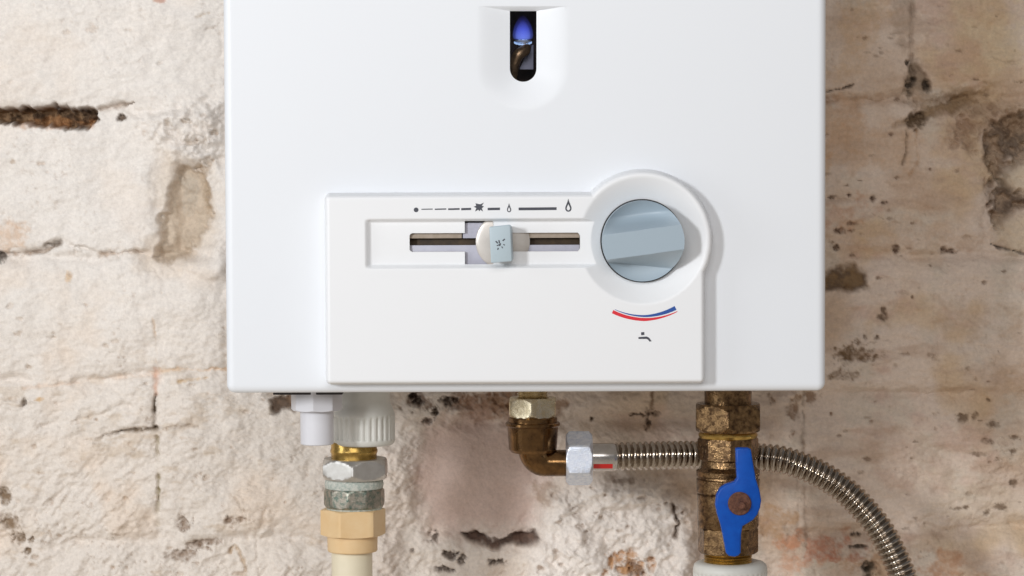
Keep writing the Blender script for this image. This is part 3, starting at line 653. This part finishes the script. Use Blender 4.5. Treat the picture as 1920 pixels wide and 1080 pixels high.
# slot lining, and the works seen through the slot
def rounded(pts, r, k=4):
    out = []; n = len(pts)
    for i in range(n):
        a, b, c = (np.array(pts[j % n], float) for j in (i-1, i, i+1))
        u = (a-b)/np.linalg.norm(a-b); v = (c-b)/np.linalg.norm(c-b); rr = r[i] if hasattr(r, '__len__') else r
        for t in np.linspace(0, 1, k+1): out.append(tuple((1-t)**2*(b+u*rr) + 2*t*(1-t)*b + t*t*(b+v*rr)))
    return out
slot = rounded([(768, 437), (872, 437), (872, 414), (925, 414), (925, 437), (1087.5, 437), (1087.5, 472), (925, 472), (925, 496), (872, 496), (872, 472), (768, 472)],
               [7, 1, 2, 2, 1, 7, 7, 1, 2, 2, 1, 7])
yf = -(HP-12)*sp_
V = [PW(x, y, yf - 0.00005) for x, y in slot] + [PW(x, y, yf + 0.0022) for x, y in slot]; n_ = len(slot)
mesh('slot_lining', V, [(i, (i+1) % n_, n_+(i+1) % n_, n_+i) for i in range(n_)], m_tan, cp, 40, False)
def slab(name, x0, x1, y0, y1, Ya, Yb, m_, par, bev=0.0002):
    a = PW(x0, y1, 0); b = PW(x1, y0, 0); return box(name, a[0], b[0], Ya, Yb, a[2], b[2], m_, par, bev)
slab('slide_rail', 755, 1100, 460.0, 505, yf+0.0024, yf+0.0042, m_lilac, cp)
slab('slide_rail', 868, 930, 418, 447.0, yf+0.0024, yf+0.0042, m_lilac, cp)
slab('slot_back', 750, 1105, 400, 510, yf+0.0068, yf+0.0076, m_void, cp)  # dark brown plate stands in for the shaded depth behind the slot
slab('slide_rail', 755, 866, 425, 447.0, yf+0.0024, yf+0.0042, m_tan, cp)
slab('slide_rail', 932, 1100, 425, 447.0, yf+0.0024, yf+0.0042, m_tan, cp)

# slider: ivory dome in the slot, pale blue grip
sl = mesh('slider', *(lambda: (lambda P: (P, bridge(48, 12)))([
    (PW(943 + 51*math.cos(t)*math.sin(a), 453.5 + 51*math.sin(t)*math.sin(a), 0)[0], yf + 0.0022 - 0.0015*math.cos(a), PW(943, 453.5 + 51*math.sin(t)*math.sin(a), 0)[2])
    for a in np.linspace(math.pi/2, 0.03, 12) for t in np.linspace(0, 2*math.pi, 48, endpoint=False)]))(), m_disc, heater, 60)
def lever():
    fr = [(918, 424), (958, 420), (960.5, 489), (921, 492)]; bk = [(921, 428), (961, 424), (963, 487), (926, 489)]
    bm = bmesh.new(); A = [bm.verts.new(PW(x, y, -0.0235)) for x, y in fr]; B = [bm.verts.new(PW(x, y, yf-0.0004)) for x, y in bk]
    bm.faces.new(A); bm.faces.new(B[::-1])
    for i in range(4): bm.faces.new((A[i], B[i], B[(i+1) % 4], A[(i+1) % 4]))
    bmesh.ops.recalc_face_normals(bm, faces=bm.faces)
    bmesh.ops.bevel(bm, geom=bm.edges[:], offset=0.0008, segments=3, profile=0.5, affect='EDGES')
    me = bpy.data.meshes.new('grip'); bm.to_mesh(me); bm.free(); me.polygons.foreach_set('use_smooth', [True]*len(me.polygons)); me.set_sharp_from_angle(angle=R(40))
    me.materials.append(m_lever); return link(bpy.data.objects.new('grip', me), sl)
lever()

# printed marks: thin ink prisms on the panel face
def ink(name, pts, m_=m_print, Y=PYF, par=None):
    P = [PW(x, y, Y) for x, y in pts]; n = len(P); V = [(x, Y-0.00012, z) for x, _, z in P] + [(x, Y+0.00005, z) for x, _, z in P]
    F = [tuple(range(n))] + [(i, n+i, n+(i+1) % n, (i+1) % n) for i in range(n)]
    return mesh(name, V, F, m_, par or cp, 30)
ink('printed_dot', [(781+4.4*math.cos(t), 393+4.4*math.sin(t)) for t in np.linspace(0, 2*math.pi, 24, endpoint=False)])
for x0, x1, t in ((791, 812, 0.9), (816, 837.5, 1.2), (841, 862.5, 1.6), (865.5, 884, 2.0), (915, 938, 2.3), (973, 1044, 2.6)):
    ink('printed_dash', [(x0, 392-t), (x1, 391.6-t), (x1, 391.6+t), (x0, 392+t)])
star = []
for a, r_ in ((-95, 6.5), (-135, 11.5), (-155, 7), (-178, 12), (160, 6.5), (132, 13.5), (108, 6.5), (84, 9.5), (66, 6.5), (50, 13), (22, 6.5), (-4, 11), (-24, 6.5), (-42, 14), (-66, 6.5)): star.append((899+r_*0.85*math.cos(R(a)), 388+r_*0.85*math.sin(R(a))))
ink('printed_spark', star[::-1])
def flame_mark(cx, y0, y1, hw_, ring):
    L = y1-y0
    o_ = [(0, 0), (0.25, 0.22), (0.62, 0.45), (0.95, 0.66), (0.95, 0.82), (0.65, 0.95), (0.2, 1.0)]
    out = [(cx+hw_*a, y0+L*b) for a, b in o_] + [(cx-hw_*a*0.95, y0+L*b) for a, b in o_[:0:-1]]
    i_ = [(0.05, 0.42), (0.15, 0.5), (0.38, 0.62), (0.52, 0.72), (0.50, 0.80), (0.32, 0.87), (0.1, 0.90)]
    inn = [(cx+hw_*a, y0+L*b) for a, b in i_] + [(cx-hw_*a*0.95, y0+L*b) for a, b in i_[:0:-1]]
    n = len(out); P = [PW(x, y, 0) for x, y in out+inn]
    V = [(x, PYF-0.00012, z) for x, _, z in P]; F = [(i, (i+1) % n, n+(i+1) % n, n+i) for i in range(n)]
    return mesh('printed_flame', V, F, m_print, cp, 30)
flame_mark(955, 381, 398, 4.2, True); flame_mark(1066, 373, 397.5, 6.2, True)
AC = (1205, 455)
def arc(name, r0, r1, m_, a0=113.5, a1=63.5):
    A = np.linspace(a0, a1, 30); f0 = np.interp(np.linspace(0, 1, 30), [0, .5, 1], r0); f1 = np.interp(np.linspace(0, 1, 30), [0, .5, 1], r1)
    inn = [(AC[0]+r*math.cos(R(a)), AC[1]+r*math.sin(R(a))) for a, r in zip(A, f0)]; out = [(AC[0]+r*math.cos(R(a)), AC[1]+r*math.sin(R(a))) for a, r in zip(A, f1)]
    P = [PW(x, y, 0) for x, y in inn+out]; V = [(x, PYF-0.00012, z) for x, _, z in P]; n = 30
    return mesh(name, V, [(i, i+1, n+i+1, n+i) for i in range(n-1)], m_, cp, 30)
arc('printed_blue_arc', (136.0, 136.8, 134.0), (136.8, 140.6, 142.0), m_blueprint, 112.5)
arc('printed_red_arc', (138.5, 142.2, 144.8), (145.0, 148.0, 146.0), m_red)
ink('printed_tap', [(1202, 624), (1208, 623.5), (1208, 629), (1202, 629.5)])
ink('printed_tap', [(1197, 633), (1212, 632), (1216, 633.5), (1219, 637), (1221.5, 641), (1217.5, 641.5), (1215, 638), (1212, 636.5), (1197, 636.5)])
for (x0, y0, x1, y1, t) in ((930, 451, 934, 455, 1.2), (936, 449, 937, 455, 1.2), (943, 450.5, 947, 447, 1.2), (932, 459.5, 937, 457.5, 1.0), (939, 455, 937, 460, 1.3), (935, 463.5, 933.5, 467, 1.2), (944, 457, 947, 458.5, 0.9), (941, 461, 943, 464, 0.9)):
    dx, dy = x1-x0, y1-y0; l = math.hypot(dx, dy); ux, uy = -dy/l*t, dx/l*t
    ink('printed_spark', [(x0+ux, y0+uy), (x1+ux, y1+uy), (x1-ux, y1-uy), (x0-ux, y0-uy)], m_print, -0.0235, sl)

# rotary knob: disc with a raised diagonal grip and scooped flanks
def knob():
    kz = sp_; base = 22.0; top = 84.0; rk = 76.0; tilt = R(-7.7)
    nr, nt_ = 84, 240; V = []; F = []
    hfront = lambda v, u: None
    for i in range(nr+1):
        rr = rk*(i/nr)**0.85
        for j in range(nt_):
            t = 2*math.pi*j/nt_; x = rr*math.cos(t); y = rr*math.sin(t)
            u = x*math.cos(tilt) + y*math.sin(tilt); v = -x*math.sin(tilt) + y*math.cos(tilt); a = abs(v - 1.0)
            wdt = 23.5
            if a <= wdt: h = top
            else:
                D = 46.0 if v < 0 else 60.0; rise = (20 if v < 0 else 9)*max(0.0, (rr-42)/34)**2          # scooped flanks that lift again towards the rim
                if v > 0: d_ = D*min(1, (a-wdt)/(5.0 + 36.0*max(0.0, (u+rk)/(2*rk))))**0.92
                else: t_ = min(1, (a-wdt)/30.0); d_ = D*(1-(1-t_)**1.6)
                h = top - max(d_ - rise*min(1, d_/D*1.2), 0)
            V.append(PW(KC[0]-1+x, KC[1]+1+y, -h*kz))
    for i in range(nr):
        for j in range(nt_):
            k2 = (j+1) % nt_; F.append((i*nt_+j, i*nt_+k2, (i+1)*nt_+k2, (i+1)*nt_+j))
    b0 = nr*nt_; n0 = len(V)
    for j in range(nt_):
        t = 2*math.pi*j/nt_; V.append(PW(KC[0]-1+rk*math.cos(t), KC[1]+1+rk*math.sin(t), -0.0022))
    for j in range(nt_):
        k2 = (j+1) % nt_; F.append((b0+j, b0+k2, n0+k2, n0+j))
    return mesh('knob', V, F, m_knob, heater, 24)
kn = knob()
P = PW(KC[0]-1, KC[1]+1, 0)
turned('knob_gap', (P[0], -0.0018, P[2]), (0, -1, 0), [(0, 70*sp_), (0, 78.5*sp_), (0.0042, 78.5*sp_), (0.0042, 70*sp_)], m_gap, kn, 96, ref=(0, 0, 1))

# drain plug and gasket under the casing
Yd = 0.045; k_ = S(Yd); dpl = W(594, 760, Yd)
def zat(px, py, Y): return W(px, py, Y)[2]
dx = dpl[0]; od = (dx, Yd, 0)
dp = turned('drain_plug', od, (0, 0, 1), [(zat(594, 833, Yd), 29*k_), (zat(594, 831.5, Yd), 31*k_), (zat(594, 768, Yd), 31.5*k_), (zat(594, 766, Yd), 31.5*k_)], m_cap, heater, 64)
nut('plug_flange', od, (0, 0, 1), zat(594, 769, Yd), zat(594, 730, Yd), 45*k_, 8, m_cap, dp, R(18), 0.06)
a = W(512, 740.5, 0.03); b = W(642, 733, 0.03)
box('gasket', a[0], b[0], 0.03, 0.075, a[2], zb-0.0002, mat('dark_rubber', (0.035, 0.028, 0.03), 0.6), heater, 0.0003)

# ------------------------------------------------------------------ left pipe union
Yl = 0.085; k_ = S(Yl)
def zl(py): return zat(670, py, Yl)
pl = empty('pipe_union', (W(664, 1300, Yl)[0], Yl, zl(1400)))
tag(pl, 'water pipe joint with ribbed collar, chrome nut and tan plastic coupling', 'pipe joint')
ax = (W(682, 800, Yl)[0], Yl, 0); bx_ = (W(664, 900, Yl)[0], Yl, 0)
def ribs(R0, d, n, lo=-1.2, hi=1.2):
    def f(th):
        t = (th + math.pi) % (2*math.pi) - math.pi
        return R0*k_ - (d*k_*(0.5 - 0.5*math.cos(n*t))**2 )
    return f
rb = ribs(59, 4.2, 30)
turned('ribbed_collar', ax, (0, 0, 1), [(zl(834), 46*k_), (zl(833), 54*k_), (zl(830), 57*k_), (zl(825), 59*k_), (zl(822), 59*k_), (zl(820), rb), (zl(783), rb), (zl(779), 59*k_), (zl(774), 58.5*k_), (zl(766), 55*k_), (zl(758), 51*k_), (zl(750), 50*k_), (zl(732), 50*k_)], m_ppr, pl, 360, angle=60)
turned('brass_nipple', bx_, (0, 0, 1), [(zl(900), 43*k_), (zl(850), 43*k_), (zl(847), 44.5*k_), (zl(843), 44.5*k_), (zl(840), 43*k_), (zl(828), 43*k_)], m_brass, pl, 64)
nut('hex_nut', (W(666, 880, Yl)[0], Yl, 0), (0, 0, 1), zl(897), zl(859), 59*k_, 6, m_chrome, pl, R(30-1), 0.30)
turned('crusted_ring', bx_, (0, 0, 1), [(zl(916), 50*k_), (zl(914), 54*k_), (zl(908), 55.5*k_), (zl(901), 54.5*k_), (zl(897), 52*k_)], m_verd, pl, 64)
nut('union_ring', bx_, (0, 0, 1), zl(950), zl(914), 54.5*k_, 10, m_verdm, pl, R(9), 0.16, 120)
turned('sealing_tape', bx_, (0, 0, 1), [(zl(955), 45*k_), (zl(954), 52*k_), (zl(950), 53*k_), (zl(948.5), 51*k_)], m_verd, pl, 64)
nut('plastic_hex', (W(662, 980, Yl)[0], Yl, 0), (0, 0, 1), zl(1003), zl(953), 54*k_, 6, m_beige, pl, R(10), 0.05)
turned('socket', (W(661, 1020, Yl)[0], Yl, 0), (0, 0, 1), [(zl(1034), 40*k_), (zl(1033), 45.5*k_), (zl(1031), 47*k_), (zl(1000), 47.5*k_)], m_beige, pl, 64)
turned('plastic_pipe', (W(660, 1060, Yl)[0], Yl, 0), (0, 0, 1), [(zl(1400), 38.5*k_), (zl(1020), 38.5*k_)], m_cream, pl, 64)

# ------------------------------------------------------------------ centre: brass elbow
Ye = 0.115; k_ = S(Ye)
def ze(py): return zat(1000, py, Ye)
ex = W(999, 800, Ye)[0]; eo = (ex, Ye, 0)
el = empty('elbow_fitting', (ex, Ye, ze(890)))
tag(el, 'brass elbow fitting with pale nut feeding the steel hose below the heater', 'elbow fitting')
turned('thread', eo, (0, 0, 1), [(ze(760), 30*k_)] + [(ze(758 - i*2.2), (30 if i % 2 else 27)*k_) for i in range(14)], m_pale_brass, el, 64)
nut('hex_nut', eo, (0, 0, 1), ze(783), ze(745), 43.5*k_, 6, m_pale_brass, el, R(28), 0.2)
turned('nut_skirt', eo, (0, 0, 1), [(ze(794), 40*k_), (ze(792), 46*k_), (ze(783), 46*k_), (ze(780), 43*k_)], m_bronze, el, 64)
turned('socket', eo, (0, 0, 1), [(ze(850), 30*k_), (ze(848), 40*k_), (ze(842), 45*k_), (ze(806), 47.5*k_), (ze(800), 48*k_), (ze(797), 51.5*k_), (ze(793), 51.5*k_), (ze(791), 49*k_), (ze(790), 40*k_)], m_bronze, el, 64)
cp0 = W(1003, 846, Ye); cz = ze(868.5)
path = np.array([(cp0[0], Ye, ze(835)), (cp0[0], Ye, ze(846))] + [(cp0[0] + 24*k_*(1-math.cos(t)), Ye, cz + 24*k_*(1-math.sin(t))) for t in np.linspace(0.1, math.pi/2, 14)] + [(W(1066, 868, Ye)[0], Ye, cz)])
def erad(s): return (33 - 8*min(1, s/(48*k_)))*k_
sweep('bend', path, erad, m_bronze, el, 40)

# ------------------------------------------------------------------ corrugated steel hose
Yh = 0.115
hz = W(1180, 857, Yh); hs = empty('corrugated_hose', W(1692, 1078, 0.118))
tag(hs, 'corrugated stainless steel hose curving behind the blue handled valve', 'hose')
kx = S(Yh); ho = (0, Yh, W(1120, 859, Yh)[2])
def xh(px): return W(px, 858, Yh)[0]
nut('hex_nut', ho, (1, 0, 0), xh(1061), xh(1110.5), 45.5*kx*0.985, 6, m_zinc, hs, R(-2), 0.14)
ho2 = (0, Yh, W(1130, 857, Yh)[2])
fer = turned('ferrule', ho2, (1, 0, 0), [(xh(1108), 24*kx), (xh(1110), 26.5*kx), (xh(1149), 26.5*kx), (xh(1153), 25*kx), (xh(1160), 23.5*kx), (xh(1162), 20*kx)], mat('bright_steel', (0.62, 0.60, 0.58), 0.2, 1.0, color2=(0.5, 0.47, 0.44), scale=250), hs, 64)
# red stripe: a thin shell along the lower front of the ferrule
V = []; F = []; aa = np.linspace(R(23), R(47), 7)
for xx in (xh(1112), xh(1148)):
    for t in aa: V.append((xx, Yh-26.75*kx*math.cos(t), ho2[2]-26.75*kx*math.sin(t)))
F = [(i, i+1, 7+i+1, 7+i) for i in range(6)]
mesh('red_stripe', V, F, mat('red_band', (0.62, 0.012, 0.01), 0.4), fer, 60)
pts = [(1155, 856, .115), (1230, 854, .118), (1300, 853, .124), (1365, 853, .128), (1420, 857, .126), (1470, 863, .122), (1528, 884, .120), (1578, 915, .119), (1620, 955, .118), (1657, 1004, .117), (1692, 1078, .117), (1722, 1180, .117), (1738, 1320, .117)]
path = resample(catmull([W(*p) for p in pts], 40), 11.4*kx/10)
pitch = 11.4*kx
def hrad(s):
    c = 0.5+0.5*math.cos(2*math.pi*s/pitch); return (21.6 + 5.4*c**0.5)*kx
sweep('hose_body', path, hrad, m_steel, hs, 32, 80)

# ------------------------------------------------------------------ ball valve
Yv = 0.085; k_ = S(Yv)
def zv(py): return zat(1365, py, Yv)
vx = W(1365, 900, Yv)[0]; vo = (vx, Yv, 0)
bv = empty('ball_valve', (vx, Yv, zv(1052)))
tag(bv, 'tarnished brass ball valve with blue butterfly handle below the heater right side', 'valve')
turned('tail_pipe', vo, (0, 0, 1), [(zv(770), 44*k_), (zv(725), 44.5*k_)], m_dirty, bv, 64)
nut('hex_nut', vo, (0, 0, 1), zv(808), zv(756), 60*k_, 6, m_dirty, bv, R(25), 0.22)
turned('neck_ring', vo, (0, 0, 1), [(zv(822), 48*k_), (zv(820), 54*k_), (zv(815), 56*k_), (zv(811), 54*k_), (zv(807), 52*k_)], m_brass, bv, 64)
nut('upper_body', vo, (0, 0, 1), zv(862), zv(819), 53*k_, 8, m_dirty, bv, R(23), 0.08)
bd = turned('body', vo, (0, 0, 1), [(zv(990), 52*k_), (zv(988), 56*k_), (zv(984), 57.5*k_), (zv(930), 58*k_), (zv(926), 58.5*k_), (zv(924), 57*k_), (zv(921), 59*k_), (zv(898), 59.5*k_), (zv(896), 57*k_), (zv(893), 56.5*k_), (zv(891), 59.5*k_), (zv(882), 60*k_), (zv(879), 56*k_), (zv(874), 51*k_), (zv(864), 50*k_), (zv(858), 50*k_)], m_dirty, bv, 96)
nut('lower_hex', vo, (0, 0, 1), zv(1036), zv(987), 53*k_, 8, m_dirty, bv, R(12), 0.08)
turned('tail_thread', vo, (0, 0, 1), [(zv(1062), 45*k_)] + [(zv(1060 - i*2.6), (45.5 if i % 2 else 43.5)*k_) for i in range(11)], m_brass, bv, 64)
# stem boss carries the handle
hx = W(1386, 943, 0.02); hd_y = 0.020
turned('stem', (hx[0], 0.06, hx[2]), (0, -1, 0), [(0, 30*k_), (0.018, 30*k_), (0.020, 25*k_), (0.060-hd_y-0.0015, 24*k_)], m_dirty, bv, 64, ref=(0, 0, 1))
hp = [(1379, 841), (1384, 839.5), (1402, 839.5), (1407.5, 842), (1412, 870), (1417, 898), (1424, 920), (1427, 937), (1425, 951), (1420, 964), (1412, 974), (1401, 981), (1392, 986), (1389.5, 1000), (1388.5, 1036), (1384, 1041), (1377, 1043.5), (1366, 1041.5), (1361, 1036), (1356, 1008), (1351, 984), (1344, 962), (1341, 946), (1343, 928), (1350, 915), (1360, 908), (1371, 904.5), (1377, 902.5), (1381.5, 896), (1380, 870)]
hnd = prism('handle', hp, hd_y-0.0022, hd_y+0.0035, m_blue, bv, 0.0011, 3, dist=hd_y)
turned('washer', (W(1386, 943, hd_y)[0], hd_y-0.0020, W(1386, 943, hd_y)[2]), (0, -1, 0), [(0, 22*S(hd_y)), (0.0012, 22*S(hd_y)), (0.0016, 20*S(hd_y))], m_rust, hnd, 48, ref=(0, 0, 1))
nut('handle_nut', (W(1386, 943, hd_y)[0], hd_y, W(1386, 943, hd_y)[2]), (0, -1, 0), 0.0030, 0.0072, 15.5*S(hd_y), 6, m_rust, hnd, R(10), 0.25)
turned('stem_end', (W(1388, 944, hd_y)[0], hd_y, W(1388, 944, hd_y)[2]), (0, -1, 0), [(0.007, 8*S(hd_y)), (0.0086, 8*S(hd_y)), (0.0092, 6*S(hd_y))], m_rust, hnd, 32, ref=(0, 0, 1))

# ribbed collar and pipe below the valve
pv = empty('plastic_pipe', (vx, Yv, zv(1400)))
tag(pv, 'grey white plastic pipe collar under the brass ball valve, cut by the bottom edge', 'pipe')
cxv = (W(1369, 1070, Yv)[0], Yv, 0); rb2 = ribs(70, 4.2, 36)
turned('ribbed_collar', cxv, (0, 0, 1), [(zv(1150), 60*k_), (zv(1148), 68*k_), (zv(1142), 70*k_), (zv(1138), rb2), (zv(1074), rb2), (zv(1071), 70*k_), (zv(1066), 70*k_), (zv(1058), 68*k_), (zv(1054), 63*k_), (zv(1052), 54*k_), (zv(1053), 46*k_)], m_ppr, pv, 432, angle=60)
turned('pipe', cxv, (0, 0, 1), [(zv(1400), 45*k_), (zv(1145), 45*k_)], m_ppr, pv, 64)
